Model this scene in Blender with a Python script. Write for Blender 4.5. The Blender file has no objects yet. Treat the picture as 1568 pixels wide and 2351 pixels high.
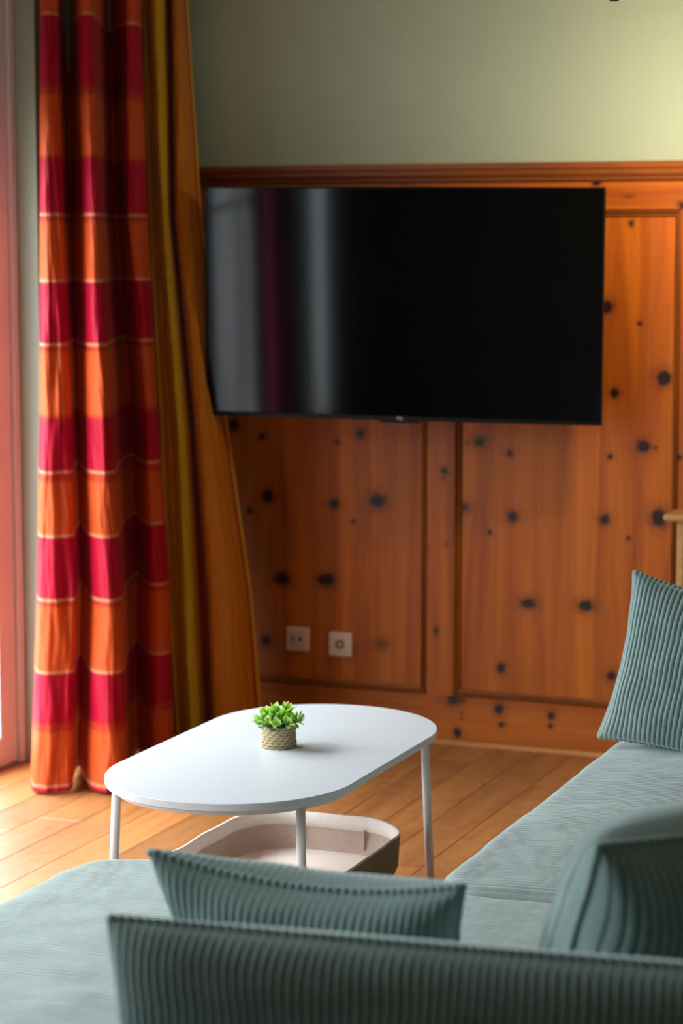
import bpy, bmesh, math, random
from mathutils import Vector, Matrix, noise
random.seed(7)
S = bpy.context.scene
COL = S.collection
R = math.radians

# ------------------------------------------------------------------ camera
YAW = math.atan(5220/13000.0); PITCH = math.atan((1175.5-553)/5220.0)
cam_d = bpy.data.cameras.new('camera'); cam = bpy.data.objects.new('camera', cam_d); COL.objects.link(cam)
cam_d.sensor_fit = 'HORIZONTAL'; cam_d.sensor_width = 24.0; cam_d.lens = 5220/1568*24.0
cam.location = (0, 0, 1.60); cam.rotation_euler = (math.pi/2-PITCH, 0, YAW)
cam_d.clip_start = 0.05; cam_d.clip_end = 200
cam_d.dof.use_dof = True; cam_d.dof.focus_distance = 4.75; cam_d.dof.aperture_fstop = 3.6
S.camera = cam

# ------------------------------------------------------------------ world, lights, exposure
S.view_settings.view_transform = 'Standard'; S.view_settings.look = 'None'
S.view_settings.gamma = 1.0; S.view_settings.use_curve_mapping = False
S.view_settings.exposure = 0.5
w = bpy.data.worlds.new('sky'); S.world = w; w.use_nodes = True
nt = w.node_tree; nt.nodes.clear()
def N(nt, t, **kw):
    n = nt.nodes.new(t)
    for k, v in kw.items(): setattr(n, k, v)
    return n
out = N(nt, 'ShaderNodeOutputWorld'); bg = N(nt, 'ShaderNodeBackground')
tc = N(nt, 'ShaderNodeTexCoord'); sx = N(nt, 'ShaderNodeSeparateXYZ'); rp = N(nt, 'ShaderNodeValToRGB')
nt.links.new(tc.outputs['Generated'], sx.inputs[0])
mz = N(nt, 'ShaderNodeMath', operation='MULTIPLY_ADD'); mz.inputs[1].default_value = .5; mz.inputs[2].default_value = .5
nt.links.new(sx.outputs['Z'], mz.inputs[0]); nt.links.new(mz.outputs[0], rp.inputs[0])
# dim terrace close by, paler valley and hills to the skyline, bright overcast overhead
sky = [(0.0, (.045, .045, .042)), (.40, (.06, .062, .06)), (.445, (.16, .17, .185)), (.50, (.16, .17, .185)), (.53, (.17, .18, .195)), (.625, (.32, .34, .37)), (.875, (.95, .975, 1.0))]
el = rp.color_ramp.elements
while len(el) < len(sky): el.new(.5)
for e, (p, c) in zip(el, sky): e.position = p; e.color = (*c, 1)
nt.links.new(rp.outputs[0], bg.inputs[0]); bg.inputs[1].default_value = 20.0
nt.links.new(bg.outputs[0], out.inputs[0])
def portal(name, loc, rot, sx_, sy_):
    l = bpy.data.lights.new(name, 'AREA'); l.shape = 'RECTANGLE'; l.size = sx_; l.size_y = sy_
    l.cycles.is_portal = True
    o = bpy.data.objects.new(name, l); o.location = loc; o.rotation_euler = rot; COL.objects.link(o)
portal('daylight_portal', (-3.62, 4.98, 1.02), (0, -R(90), 0), 2.0, 2.1)
portal('daylight_portal', (-3.60, 2.62, 1.28), (0, -R(90), 0), 1.95, 1.35)
lamp_d = bpy.data.lights.new('wall_lamp_bulb', 'SPOT'); lamp_d.energy = 34; lamp_d.color = (1.0, .77, .50)
lamp_d.spot_size = R(158); lamp_d.spot_blend = 1.0; lamp_d.shadow_soft_size = .05
lamp_o = bpy.data.objects.new('wall_lamp_bulb', lamp_d); COL.objects.link(lamp_o)
BULB = Vector((-1.36, 6.08, 1.92)); lamp_dir = Vector((-.28, 1.0, -.12)).normalized()
lamp_o.location = BULB; lamp_o.rotation_euler = lamp_dir.to_track_quat('-Z', 'Y').to_euler()

# ------------------------------------------------------------------ helpers
def tag(o, label=None, cat=None, group=None, kind=None):
    if label: o['label'] = label
    if cat: o['category'] = cat
    if group: o['group'] = group
    if kind: o['kind'] = kind
    return o
def mesh_obj(name, bm, mat, parent=None, smooth=False, loc=None):
    me = bpy.data.meshes.new(name); bm.to_mesh(me); bm.free()
    if smooth:
        for p in me.polygons: p.use_smooth = True
    for m in (mat if isinstance(mat, (list, tuple)) else [mat]): me.materials.append(m)
    o = bpy.data.objects.new(name, me); COL.objects.link(o)
    if parent: o.parent = parent
    if loc: o.location = loc
    return o
def data_obj(name, verts, faces, mat, parent=None, smooth=True, attrs=None):
    me = bpy.data.meshes.new(name); me.from_pydata(verts, [], faces); me.update()
    if smooth: me.polygons.foreach_set('use_smooth', [True]*len(me.polygons))
    for k, (ty, vals) in (attrs or {}).items():
        a = me.attributes.new(k, ty, 'POINT')
        if ty == 'FLOAT': a.data.foreach_set('value', vals)
        else: a.data.foreach_set('color', [c for v in vals for c in v])
    for m in (mat if isinstance(mat, (list, tuple)) else [mat]): me.materials.append(m)
    o = bpy.data.objects.new(name, me); COL.objects.link(o)
    if parent: o.parent = parent
    return o
def empty(name, loc=(0, 0, 0), rz=0):
    o = bpy.data.objects.new(name, None); o.location = loc; o.rotation_euler = (0, 0, rz)
    o.empty_display_size = .05; COL.objects.link(o); return o
def add_box(bm, a, b, bev=0.0, seg=2):
    r = bmesh.ops.create_cube(bm, size=1.0); vs = r['verts']
    for v in vs:
        v.co = Vector([a[i]+(v.co[i]+.5)*(b[i]-a[i]) for i in range(3)])
    if bev > 0:
        es = list({e for v in vs for e in v.link_edges})
        bmesh.ops.bevel(bm, geom=es, offset=bev, segments=seg, profile=.5, affect='EDGES')
def box(name, a, b, mat, parent=None, bev=0.0, seg=2, smooth=False):
    bm = bmesh.new(); add_box(bm, a, b, bev, seg); return mesh_obj(name, bm, mat, parent, smooth)
def add_tube(bm, p, q, r0, r1=None, n=20, caps=True):
    p = Vector(p); q = Vector(q); r1 = r0 if r1 is None else r1
    d = (q-p).normalized(); a = d.orthogonal().normalized(); b = d.cross(a)
    A = [bm.verts.new(p+(a*math.cos(t)+b*math.sin(t))*r0) for t in [2*math.pi*i/n for i in range(n)]]
    B = [bm.verts.new(q+(a*math.cos(t)+b*math.sin(t))*r1) for t in [2*math.pi*i/n for i in range(n)]]
    for i in range(n): bm.faces.new((A[i], A[(i+1) % n], B[(i+1) % n], B[i]))
    if caps: bm.faces.new(A[::-1]); bm.faces.new(B)
def lathe(name, prof, mat, parent=None, loc=None, n=40, smooth=True):
    bm = bmesh.new(); rings = []
    for r, z in prof: rings.append([bm.verts.new((r*math.cos(2*math.pi*i/n), r*math.sin(2*math.pi*i/n), z)) for i in range(n)])
    for A, B in zip(rings, rings[1:]):
        for i in range(n): bm.faces.new((A[i], A[(i+1) % n], B[(i+1) % n], B[i]))
    bm.faces.new(rings[0][::-1]); bm.faces.new(rings[-1])
    return mesh_obj(name, bm, mat, parent, smooth, loc)

# ------------------------------------------------------------------ materials
def mat(name, col=(.8, .8, .8), rough=.5, spec=.5, metal=0.0, sheen=0, sheen_t=None, coat=0, sr=.3):
    m = bpy.data.materials.new(name); m.use_nodes = True
    b = m.node_tree.nodes['Principled BSDF']
    b.inputs['Base Color'].default_value = (*col, 1); b.inputs['Roughness'].default_value = rough
    b.inputs['Specular IOR Level'].default_value = spec; b.inputs['Metallic'].default_value = metal
    b.inputs['Sheen Weight'].default_value = sheen; b.inputs['Sheen Roughness'].default_value = sr
    if sheen_t: b.inputs['Sheen Tint'].default_value = (*sheen_t, 1)
    b.inputs['Coat Weight'].default_value = coat
    return m, m.node_tree, b
def mixc(nt, fac, a, b, mode='MIX'):
    n = N(nt, 'ShaderNodeMix', data_type='RGBA', blend_type=mode)
    for s, v in ((n.inputs[0], fac), (n.inputs[6], a), (n.inputs[7], b)):
        if hasattr(v, 'is_output'): nt.links.new(v, s)
        elif isinstance(v, tuple): s.default_value = (*v, 1)
        else: s.default_value = v
    return n.outputs[2]
def ramp(nt, src, stops):
    r = N(nt, 'ShaderNodeValToRGB'); nt.links.new(src, r.inputs[0])
    el = r.color_ramp.elements
    while len(el) < len(stops): el.new(.5)
    for e, (p, c) in zip(el, stops): e.position = p; e.color = (*c, 1) if isinstance(c, tuple) else (c, c, c, 1)
    return r.outputs[0]
def objcoord(nt, scale=(1, 1, 1), rnd=True):
    t = N(nt, 'ShaderNodeTexCoord'); mp = N(nt, 'ShaderNodeMapping'); mp.inputs['Scale'].default_value = scale
    nt.links.new(t.outputs['Object'], mp.inputs[0])
    if rnd:
        oi = N(nt, 'ShaderNodeObjectInfo'); ml = N(nt, 'ShaderNodeMath', operation='MULTIPLY'); ml.inputs[1].default_value = 37.0
        nt.links.new(oi.outputs['Random'], ml.inputs[0]); nt.links.new(ml.outputs[0], mp.inputs['Location'])
    return mp.outputs[0]
def noise_n(nt, vec, scale, detail=4, rough=.55, dist=0):
    n = N(nt, 'ShaderNodeTexNoise'); n.inputs['Scale'].default_value = scale; n.inputs['Detail'].default_value = detail
    n.inputs['Roughness'].default_value = rough; n.inputs['Distortion'].default_value = dist
    nt.links.new(vec, n.inputs['Vector']); return n.outputs['Fac']
def bump(nt, b, h, strength, dist):
    n = N(nt, 'ShaderNodeBump'); n.inputs['Strength'].default_value = strength; n.inputs['Distance'].default_value = dist
    nt.links.new(h, n.inputs['Height']); nt.links.new(n.outputs[0], b.inputs['Normal'])

def wood(name, axis, base=(.58, .152, .009), dark=(.26, .047, .004), rough=.45, coat=.0, knots=True):
    """pine: grain runs along axis; knots come from the vertex attribute 'knot'"""
    m, nt, b = mat(name, base, rough, .28, coat=coat)
    b.inputs['Coat Roughness'].default_value = .28
    sc = [14, 14, 14]; sc[axis] = .9
    v = objcoord(nt, tuple(sc))
    n1 = noise_n(nt, v, 1.0, 5, .6, .6)
    sc2 = [90, 90, 90]; sc2[axis] = 2.5
    n2 = noise_n(nt, objcoord(nt, tuple(sc2)), 1.0, 3, .6)
    c = mixc(nt, ramp(nt, n1, [(.30, 0.0), (.72, 1.0)]), base, dark)
    c = mixc(nt, ramp(nt, n2, [(.45, 0.0), (.85, .35)]), c, dark)
    if knots:
        a = N(nt, 'ShaderNodeAttribute', attribute_name='knot')
        c = mixc(nt, ramp(nt, a.outputs['Fac'], [(.05, 0.0), (.45, .55), (.75, 1.0)]), c, (.022, .008, .006))
        t = N(nt, 'ShaderNodeAttribute', attribute_name='tone')
        c = mixc(nt, 1.0, c, ramp(nt, t.outputs['Fac'], [(0, .72), (1, 1.12)]), 'MULTIPLY')
    nt.links.new(c, b.inputs['Base Color'])
    bump(nt, b, n2, .08, .002)
    return m
WOOD_V = wood('pine_vertical', 2); WOOD_H = wood('pine_horizontal', 0)
WOOD_M = wood('pine_moulding', 2, (.36, .10, .012), (.12, .028, .004), .4, knots=False)
WOOD_MH = wood('pine_moulding_horizontal', 0, (.34, .095, .012), (.12, .030, .005), .4, knots=False)
WOOD_L = wood('light_pine', 0, (.62, .34, .13), (.48, .24, .08), .45, .1, knots=False)

PLASTER, nt_, b_ = mat('plaster', (.56, .60, .46), .9, .2)
n = noise_n(nt_, objcoord(nt_, (1, 1, 1), False), 160, 3, .6); bump(nt_, b_, n, .25, .002)
nt_.links.new(mixc(nt_, noise_n(nt_, objcoord(nt_, (1, 1, 1), False), 2.2, 3), (.35, .43, .34), (.39, .47, .375)), b_.inputs['Base Color'])
CEIL = mat('ceiling_paint', (.58, .57, .52), .9, .2)[0]

FLOORW, nt_, b_ = mat('oak_parquet', (.42, .19, .06), .38, .85)
v = objcoord(nt_, (16, 1.3, 1)); n1 = noise_n(nt_, v, 1.0, 5, .62, .9)
v2 = objcoord(nt_, (9, 5.5, 1)); n2 = noise_n(nt_, v2, 2.0, 5, .65, 1.2)
oi = N(nt_, 'ShaderNodeObjectInfo')
c = mixc(nt_, ramp(nt_, n1, [(.3, 0.0), (.7, 1.0)]), (.44, .175, .050), (.28, .095, .023))
c = mixc(nt_, ramp(nt_, n2, [(.48, 0.0), (.75, .55)]), c, (.21, .07, .018))
c = mixc(nt_, 1.0, c, ramp(nt_, oi.outputs['Random'], [(0, .80), (1, 1.15)]), 'MULTIPLY')
nt_.links.new(c, b_.inputs['Base Color'])
nt_.links.new(ramp(nt_, n2, [(.3, .34), (.8, .52)]), b_.inputs['Roughness'])
bump(nt_, b_, n1, .06, .002)
GAP = mat('joint_dark', (.06, .025, .01), .8)[0]

WHITE = mat('white_lacquer', (.66, .685, .73), .33, .45)[0]
WHITEM = mat('white_powder_coated_metal', (.72, .71, .70), .4, .5)[0]
FRAMEP = mat('bounce_tinted_frame_paint', (.76, .73, .80), .35)[0]  # white paint; lavender tint put in to offset the curtains' red bounce
BLACK = mat('black_plastic', (.003, .004, .004), .35, .2)[0]
SCREEN, nt_, b_ = mat('tv_screen', (.0006, .0009, .0009), .06, .42)
PLATE = mat('cream_plastic', (.72, .56, .44), .4)[0]
PLATE2 = mat('cream_plastic_insert', (.62, .46, .36), .4)[0]
HOLE = mat('socket_hole', (.01, .01, .01), .7)[0]
METAL = mat('brushed_metal', (.5, .5, .5), .35, metal=1)[0]
TEXTM, nt_, b_ = mat('logo_print', (.75, .72, .70), .4)

GLASS = bpy.data.materials.new('window_glass'); GLASS.use_nodes = True; g = GLASS.node_tree; g.nodes.clear()
go = N(g, 'ShaderNodeOutputMaterial'); gm = N(g, 'ShaderNodeMixShader'); gt = N(g, 'ShaderNodeBsdfTransparent'); gg = N(g, 'ShaderNodeBsdfGlossy'); gf = N(g, 'ShaderNodeFresnel')
gg.inputs['Roughness'].default_value = .01; gt.inputs[0].default_value = (.95, .98, .97, 1)
ge = N(g, 'ShaderNodeNewGeometry'); gs = N(g, 'ShaderNodeMath', operation='SUBTRACT'); gs.inputs[0].default_value = 1.0; gx = N(g, 'ShaderNodeMath', operation='MULTIPLY')
g.links.new(ge.outputs['Backfacing'], gs.inputs[1]); g.links.new(gf.outputs[0], gx.inputs[0]); g.links.new(gs.outputs[0], gx.inputs[1]); g.links.new(gx.outputs[0], gm.inputs[0]); g.links.new(gt.outputs[0], gm.inputs[1]); g.links.new(gg.outputs[0], gm.inputs[2]); g.links.new(gm.outputs[0], go.inputs[0])

def cloth(name, attr=None, col=(.5, .1, .1), rough=.55, sheen=.25, trans=.05, wr=60, wrs=.30):
    m, nt, b = mat(name, col, rough, .22, sheen=sheen)
    o = nt.nodes['Material Output']; tr = N(nt, 'ShaderNodeBsdfTranslucent'); mx = N(nt, 'ShaderNodeMixShader'); mx.inputs[0].default_value = trans
    if attr:
        a = N(nt, 'ShaderNodeAttribute', attribute_name=attr); c = a.outputs['Color']
        f = noise_n(nt, objcoord(nt, (60, 60, 500), False), 1.0, 2)
        c = mixc(nt, 1.0, c, ramp(nt, f, [(.3, .82), (.7, 1.12)]), 'MULTIPLY')
        nt.links.new(c, b.inputs['Base Color']); nt.links.new(c, tr.inputs[0])
    else: tr.inputs[0].default_value = (*col, 1)
    nt.links.new(b.outputs[0], mx.inputs[1]); nt.links.new(tr.outputs[0], mx.inputs[2]); nt.links.new(mx.outputs[0], o.inputs[0])
    h = noise_n(nt, objcoord(nt, (1.0, 1.0, .28), False), wr*.35, 3, .6, .8)
    bump(nt, b, h, wrs, .010)
    return m
CURT = cloth('striped_curtain_cloth', 'band', sheen=.04, trans=.05); LINING = cloth('gold_striped_cloth', 'band', trans=.08, sheen=.1, wrs=.2)

def cord(name, axis, base, dark, pitch, sheen=1.0, tint=(.86, .96, .95)):
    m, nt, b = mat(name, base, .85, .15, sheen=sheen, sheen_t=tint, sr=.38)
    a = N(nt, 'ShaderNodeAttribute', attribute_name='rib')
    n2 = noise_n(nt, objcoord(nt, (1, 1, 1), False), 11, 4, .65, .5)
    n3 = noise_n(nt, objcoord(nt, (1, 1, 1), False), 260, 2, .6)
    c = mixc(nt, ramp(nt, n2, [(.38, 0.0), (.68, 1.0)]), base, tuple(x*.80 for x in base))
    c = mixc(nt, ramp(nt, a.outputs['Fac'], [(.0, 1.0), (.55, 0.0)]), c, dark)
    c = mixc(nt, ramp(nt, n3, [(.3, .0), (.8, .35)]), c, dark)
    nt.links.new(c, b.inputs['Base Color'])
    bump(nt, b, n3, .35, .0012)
    return m
CORD = cord('sage_corduroy', 0, (.32, .445, .425), (.016, .042, .040), .012)  # cushion copy of the cloth, shade of the rib valleys put into the colour
CORD_S = cord('sage_corduroy_seat_lit', 1, (.385, .44, .425), (.13, .18, .172), .012)  # seat copy of the same cloth, its stronger light put into paler colours
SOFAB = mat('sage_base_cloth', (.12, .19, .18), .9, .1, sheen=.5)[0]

BASK, nt_, b_ = mat('beige_felt', (.46, .35, .29), .95, .1, sheen=.3)
n = noise_n(nt_, objcoord(nt_, (1, 1, 1), False), 380, 2, .7); bump(nt_, b_, n, .5, .0015)
nt_.links.new(mixc(nt_, ramp(nt_, n, [(.35, 0.0), (.7, 1.0)]), (.50, .385, .325), (.33, .245, .20)), b_.inputs['Base Color'])
CUFF, nt_, b_ = mat('pale_felt_cuff', (.72, .65, .61), .95, .1, sheen=.3)
bump(nt_, b_, noise_n(nt_, objcoord(nt_, (1, 1, .3), False), 60, 3, .7), .5, .004)
BASKO = mat('brown_felt_outside', (.24, .16, .095), .95, .1, sheen=.2)[0]

ROPE, nt_, b_ = mat('seagrass_rope', (.50, .38, .22), .8, .2)
n = noise_n(nt_, objcoord(nt_), 120, 3, .6)
a = N(nt_, 'ShaderNodeAttribute', attribute_name='rib')
c = mixc(nt_, ramp(nt_, n, [(.3, 0.0), (.7, 1.0)]), (.62, .50, .33), (.40, .28, .15))
c = mixc(nt_, ramp(nt_, a.outputs['Fac'], [(0, 1.0), (.45, 0.0)]), c, (.07, .045, .02))
nt_.links.new(c, b_.inputs['Base Color'])
SOIL = mat('dark_moss', (.012, .03, .02), .9)[0]
LEAF, nt_, b_ = mat('leaf_green_lime_tip', (.2, .5, .1), .45, .4)
t_ = N(nt_, 'ShaderNodeTexCoord'); s_ = N(nt_, 'ShaderNodeSeparateXYZ'); nt_.links.new(t_.outputs['Object'], s_.inputs[0])
oi = N(nt_, 'ShaderNodeObjectInfo'); ad = N(nt_, 'ShaderNodeMath', operation='MULTIPLY_ADD'); nt_.links.new(oi.outputs['Random'], ad.inputs[0]); ad.inputs[1].default_value = .55
sub = N(nt_, 'ShaderNodeMath', operation='MULTIPLY_ADD'); nt_.links.new(s_.outputs['Z'], sub.inputs[0]); sub.inputs[1].default_value = 30.0; sub.inputs[2].default_value = -.12
nt_.links.new(sub.outputs[0], ad.inputs[2])
c = ramp(nt_, ad.outputs[0], [(.05, (.12, .30, .17)), (.32, (.22, .55, .12)), (.58, (.55, .82, .14)), (.85, (.82, .92, .34))])
nt_.links.new(c, b_.inputs['Base Color'])
LEAF2, nt_, b_ = mat('leaf_grey_green', (.22, .38, .30), .6, .3)

# ------------------------------------------------------------------ the room
BY = 6.765            # face of the back wall panelling's stiles
PX = -3.49            # face of the left wall
floor = box('floor', (-3.8, -1.2, -.06), (1.9, 6.95, -.014), GAP); tag(floor, 'honey brown wooden plank floor with a satin shine', kind='structure')
PWd, gap = .130, .0012
x = PX
pl = 0; shared = {}
def plank_mesh(L):
    L = round(L, 2)
    if L not in shared:
        bm = bmesh.new(); add_box(bm, (0, 0, -.014), (PWd-gap, L-gap, 0), .0012, 1)
        me = bpy.data.meshes.new('plank'); bm.to_mesh(me); bm.free(); me.materials.append(FLOORW); shared[L] = me
    return shared[L]
i = 0
while x < .2:
    y = 2.3 - random.choice([0, .25, .5, .75])
    while y < BY+.02:
        L = random.choice([1.2, 1.5, 1.8]); L = min(L, BY+.03-y)
        if L > .05:
            o = bpy.data.objects.new('plank', plank_mesh(L)); o.location = (x, y, 0); COL.objects.link(o); o.parent = floor; pl += 1
        y += L
    x += PWd; i += 1
box('plank', (PX, -1.0, -.014), (.2, 1.55, 0), FLOORW, floor)
box('plank', (.2, -1.0, -.014), (1.7, BY+.02, 0), FLOORW, floor)

def shell(name, boxes, m, label):
    bm = bmesh.new()
    for a, b in boxes: add_box(bm, a, b)
    return tag(mesh_obj(name, bm, m), label, kind='structure')
wall_back = shell('wall_back', [((-3.8, BY+.02, -.05), (1.9, 6.98, 2.7))], PLASTER, 'cream plastered back wall above knotty pine panelling')
D0, D1, DT = 3.95, 6.05, 2.38
W0, W1, WB, WT = 1.95, 3.30, .30, 2.25
wall_left = shell('wall_left', [((-3.74, D1, -.05), (PX, BY+.02, 2.7)), ((-3.74, D0, DT), (PX, D1, 2.7)), ((-3.58, W1, -.05), (PX, D0, 2.7)),
    ((-3.58, W0, -.05), (PX, W1, WB)), ((-3.58, W0, WT), (PX, W1, 2.7)), ((-3.58, -.75, -.05), (PX, W0, 2.7)), ((-3.74, D1+.003, -.05), (-3.416, BY+.02, 2.7))], PLASTER, 'grey green plastered wall strip between glazed door and curtain')
NEARW = mat('brown_panelled_wall', (.34, .31, .27), .6)[0]
shell('wall_right', [((1.7, -1.2, -.05), (1.95, BY+.02, 2.7))], PLASTER, 'plain wall to the right of the frame')
shell('wall_near', [((-3.58, -.75, -.05), (-3.475, -.55, 2.7)), ((-3.385, -.75, -.05), (1.7, -.55, 2.7)), ((-3.475, -.75, 2.2), (-3.385, -.55, 2.7)), ((-3.475, -.75, -.05), (-3.385, -.55, .02))], NEARW, 'brown wall behind the camera')
shell('ceiling', [((-3.8, -1.2, 2.62), (1.95, 6.98, 2.75))], CEIL, 'plain ceiling')

# ---- pine panelling on the back wall (children of wall_back)
KN = [ # (x, z, r, strength, stretch) in metres on the wall, knots of panels, stiles and rails
]
def board(name, x0, x1, z0, z1, yf, m, knots=(), parent=wall_back, step=.006, tones=None, th=.02):
    """front face as a fine grid with 'knot' and 'tone' attributes, sides closed"""
    nx = max(2, int((x1-x0)/step)); nz = max(2, int((z1-z0)/step))
    V, F, K, T = [], [], [], []
    for j in range(nz+1):
        for i in range(nx+1):
            X = x0+(x1-x0)*i/nx; Z = z0+(z1-z0)*j/nz
            k = 0
            for (kx, kz, kr, ks, st) in knots:
                dx = (X-kx)/(kr*1.12*st); dz = (Z-kz)/(kr*1.12)
                d = math.sqrt(dx*dx+dz*dz)
                if d < 4:
                    d *= 1+.35*noise.noise(Vector((X*70, Z*70, kx)))
                    k = max(k, ks*.82*(1/(1+math.exp((d-.85)*4.2)))+ks*.38*math.exp(-d*d*.22))
            t = .5
            if tones:
                for (tx, tv) in tones:
                    if X < tx: t = tv; break
            V.append((X, yf, Z)); K.append(min(k, 1)); T.append(t)
    n0 = nx+1
    for j in range(nz):
        for i in range(nx):
            a = j*n0+i; F.append((a, a+1, a+n0+1, a+n0))
    base = len(V)
    cs = [(x0, z0), (x1, z0), (x1, z1), (x0, z1)]
    for (X, Z) in cs: V.append((X, yf, Z)); K.append(0); T.append(.5)
    for (X, Z) in cs: V.append((X, yf+th, Z)); K.append(0); T.append(.5)
    for i in range(4):
        j = (i+1) % 4; F.append((base+j, base+i, base+4+i, base+4+j))
    F.append((base+4, base+7, base+6, base+5))
    return data_obj(name, V, F, m, parent, False, {'knot': ('FLOAT', K), 'tone': ('FLOAT', T)})
PZ0, PZ1 = .178, 1.672          # panel field
RZ0, RZ1 = .155, 1.695          # opening incl. moulding
PA, PB, PC = (-3.127, -2.445), (-2.310, -1.628), (-1.493, -.811)
MO = .022
kA = [(-3.10, 1.00, .015, 1, 1.1), (-3.00, .965, .009, .9, 1), (-2.655, .985, .015, .7, 1.1), (-2.735, .955, .008, .7, 1), (-2.98, .77, .016, 1, 1), (-3.045, .72, .008, .9, 1),
      (-2.745, .755, .014, .8, 1.1), (-2.595, .77, .020, .8, 1.2), (-2.68, .70, .006, .8, 1), (-2.93, .50, .018, .9, 1.35), (-2.775, .505, .019, .9, 1.35), (-2.69, .285, .014, .8, .9), (-2.58, .305, .018, .45, 1.4), (-2.99, .29, .015, .9, .9),
      (-2.60, 1.3, .02, 1, 1), (-2.9, 1.45, .014, 1, 1)]
kB = []
def px2w(px, py):   # photo measurements of the knots on the wall plane, converted to metres once
    f = 5220.; c, s = math.cos(PITCH), math.sin(PITCH); cy, sy = math.cos(YAW), math.sin(YAW)
    u, v = (px-784)/f, (1175.5-py)/f
    dx = -sy*c + cy*u - sy*s*v; dy = cy*c + sy*u + cy*s*v; dz = -s + c*v
    t = BY/dy; return dx*t, 1.6+dz*t
for (px, py, r, s, st) in [(1447, 513, .008, .9, .7), (1391, 705, .016, 1, 1), (1466, 743, .005, .9, 1), (1523, 868, .019, 1, .9), (1409, 903, .012, 1, .9), (1475, 1026, .014, 1, 1.2),
        (1399, 1049, .007, .9, 1), (1504, 1028, .004, .9, .9), (1098, 1014, .016, .75, 1.2), (1168, 1041, .010, .75, 1), (1070, 1017, .004, .8, 1), (1062, 1165, .014, .6, 1.6), (1175, 1187, .015, .8, 1.1), (1122, 1223, .006, .9, 1),
        (1386, 1194, .014, .8, 1.1), (1441, 1237, .006, .8, 1), (1512, 1190, .022, 1, 1), (1210, 1386, .015, .85, 1.5), (1342, 1392, .015, .85, 1.5), (1148, 1535, .014, .85, .9),
        (1402, 1553, .014, .85, .9), (1300, 600, .015, 1, 1), (1180, 700, .014, 1, 1)]:
    X, Z = px2w(px, py); kB.append((X, Z, r, s, st))
def tones(x0, x1):
    r = []; x = x0
    while x < x1: x += random.uniform(.09, .17); r.append((x, random.uniform(.3, .75)))
    return r
board('wood_panel', PA[0], PA[1], RZ0, RZ1, BY+.010, WOOD_V, kA, tones=tones(*PA))
board('wood_panel', PB[0], PB[1], RZ0, RZ1, BY+.010, WOOD_V, kB, tones=[(-2.19, .45), (-2.02, .6), (-1.93, .42), (-1.80, .55), (-1.70, .62), (-1.6, .8)])
board('wood_panel', PC[0], PC[1], RZ0, RZ1, BY+.010, WOOD_V, [(X+.8, Z+.05, r, s, st) for X, Z, r, s, st in kB], tones=tones(*PC), step=.012)
board('wood_panel', -3.49, -3.26, RZ0, RZ1, BY+.010, WOOD_V, [], tones=tones(-3.49, -3.26), step=.02)
kS = [(*px2w(px, py), r, s, 1) for px, py, r, s in [(1020, 1080, .010, .8), (1017, 1099, .005, .7), (976, 1262, .008, .8), (1026, 1250, .006, .6), (1001, 1447, .007, .9), (1001, 1460, .004, .7)]]
SO = MO   # stiles stop at the outer edge of the mouldings
board('stile', PA[1]+SO, PB[0]-SO, .155, RZ1, BY, WOOD_V, kS)
board('stile', PB[1]+.013, PC[0]-.013, .155, RZ1, BY, WOOD_V, [(*px2w(1560, 1050), .006, .9, 1)])
board('stile', -3.26, PA[0]-SO, .155, RZ1, BY, WOOD_V, [])
board('stile', PC[1]+SO, -.68, .155, RZ1, BY, WOOD_V, [])
kR = [(*px2w(px, py), r, s, st) for px, py, r, s, st in [(1040, 1603, .018, .75, 1.2), (1056, 1606, .014, .6, 1), (1146, 1628, .015, .9, .9), (1051, 1682, .012, 1, .8), (1152, 1664, .007, 1, 1), (1265, 1643, .010, 1, .9), (1264, 1667, .006, 1, 1), (1060, 1637, .004, .8, 1), (1060, 1650, .003, .8, 1)]]
board('bottom_rail', -3.49, -.68, .012, .155, BY, WOOD_H, kR)
kT = [(*px2w(px, py), r, s, st) for px, py, r, s, st in [(1370, 418, .011, 1, 1), (1440, 451, .004, .5, 4), (1563, 468, .008, .6, 1), (1569, 473, .008, 1, 1), (930, 415, .01, .8, 1), (700, 414, .012, .8, 1)]]
board('top_rail', -3.49, -.68, RZ1, 1.782, BY, WOOD_H, kT)
# mouldings: profile (offset from the panel side, height above panel field), mitred
MP = [(0, 0), (0, .004), (.003, .009), (.006, .0105), (.0085, .009), (.0095, .005), (.0115, .005), (.0125, .012), (.0155, .0155), (.0185, .014), (.0195, .008), (.0205, .0), (.022, 0)]
def moulding(x0, x1, z0, z1, ms=1.0):
    """four mitred lengths round a panel; x0..z1 is the field; profile grows outwards"""
    for side in range(4):
        bm = bmesh.new(); A, B = [], []
        for (o_, h) in MP:
            o_ *= ms
            y = BY+.010-h
            q = [(x0-o_, z0-o_), (x1+o_, z0-o_), (x1+o_, z1+o_), (x0-o_, z1+o_)]
            p0, p1 = q[side], q[(side+1) % 4]
            A.append(bm.verts.new((p0[0], y, p0[1]))); B.append(bm.verts.new((p1[0], y, p1[1])))
        for i in range(len(MP)-1): bm.faces.new((A[i], B[i], B[i+1], A[i+1]))
        mesh_obj('panel_moulding', bm, WOOD_MH if side in (0, 2) else WOOD_M, wall_back)
moulding(PA[0], PA[1], PZ0, PZ1); moulding(PB[0]+.0, PB[1]-.008, PZ0, PZ1); moulding(PC[0], PC[1], PZ0, PZ1)
def extrude_x(name, prof, x0, x1, m, parent):
    bm = bmesh.new(); A = [bm.verts.new((x0, y, z)) for y, z in prof]; B = [bm.verts.new((x1, y, z)) for y, z in prof]
    k = len(prof)
    for i in range(k): bm.faces.new((A[i], A[(i+1) % k], B[(i+1) % k], B[i]))
    bm.faces.new(A[::-1]); bm.faces.new(B)
    return mesh_obj(name, bm, m, parent)
Y = BY
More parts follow.
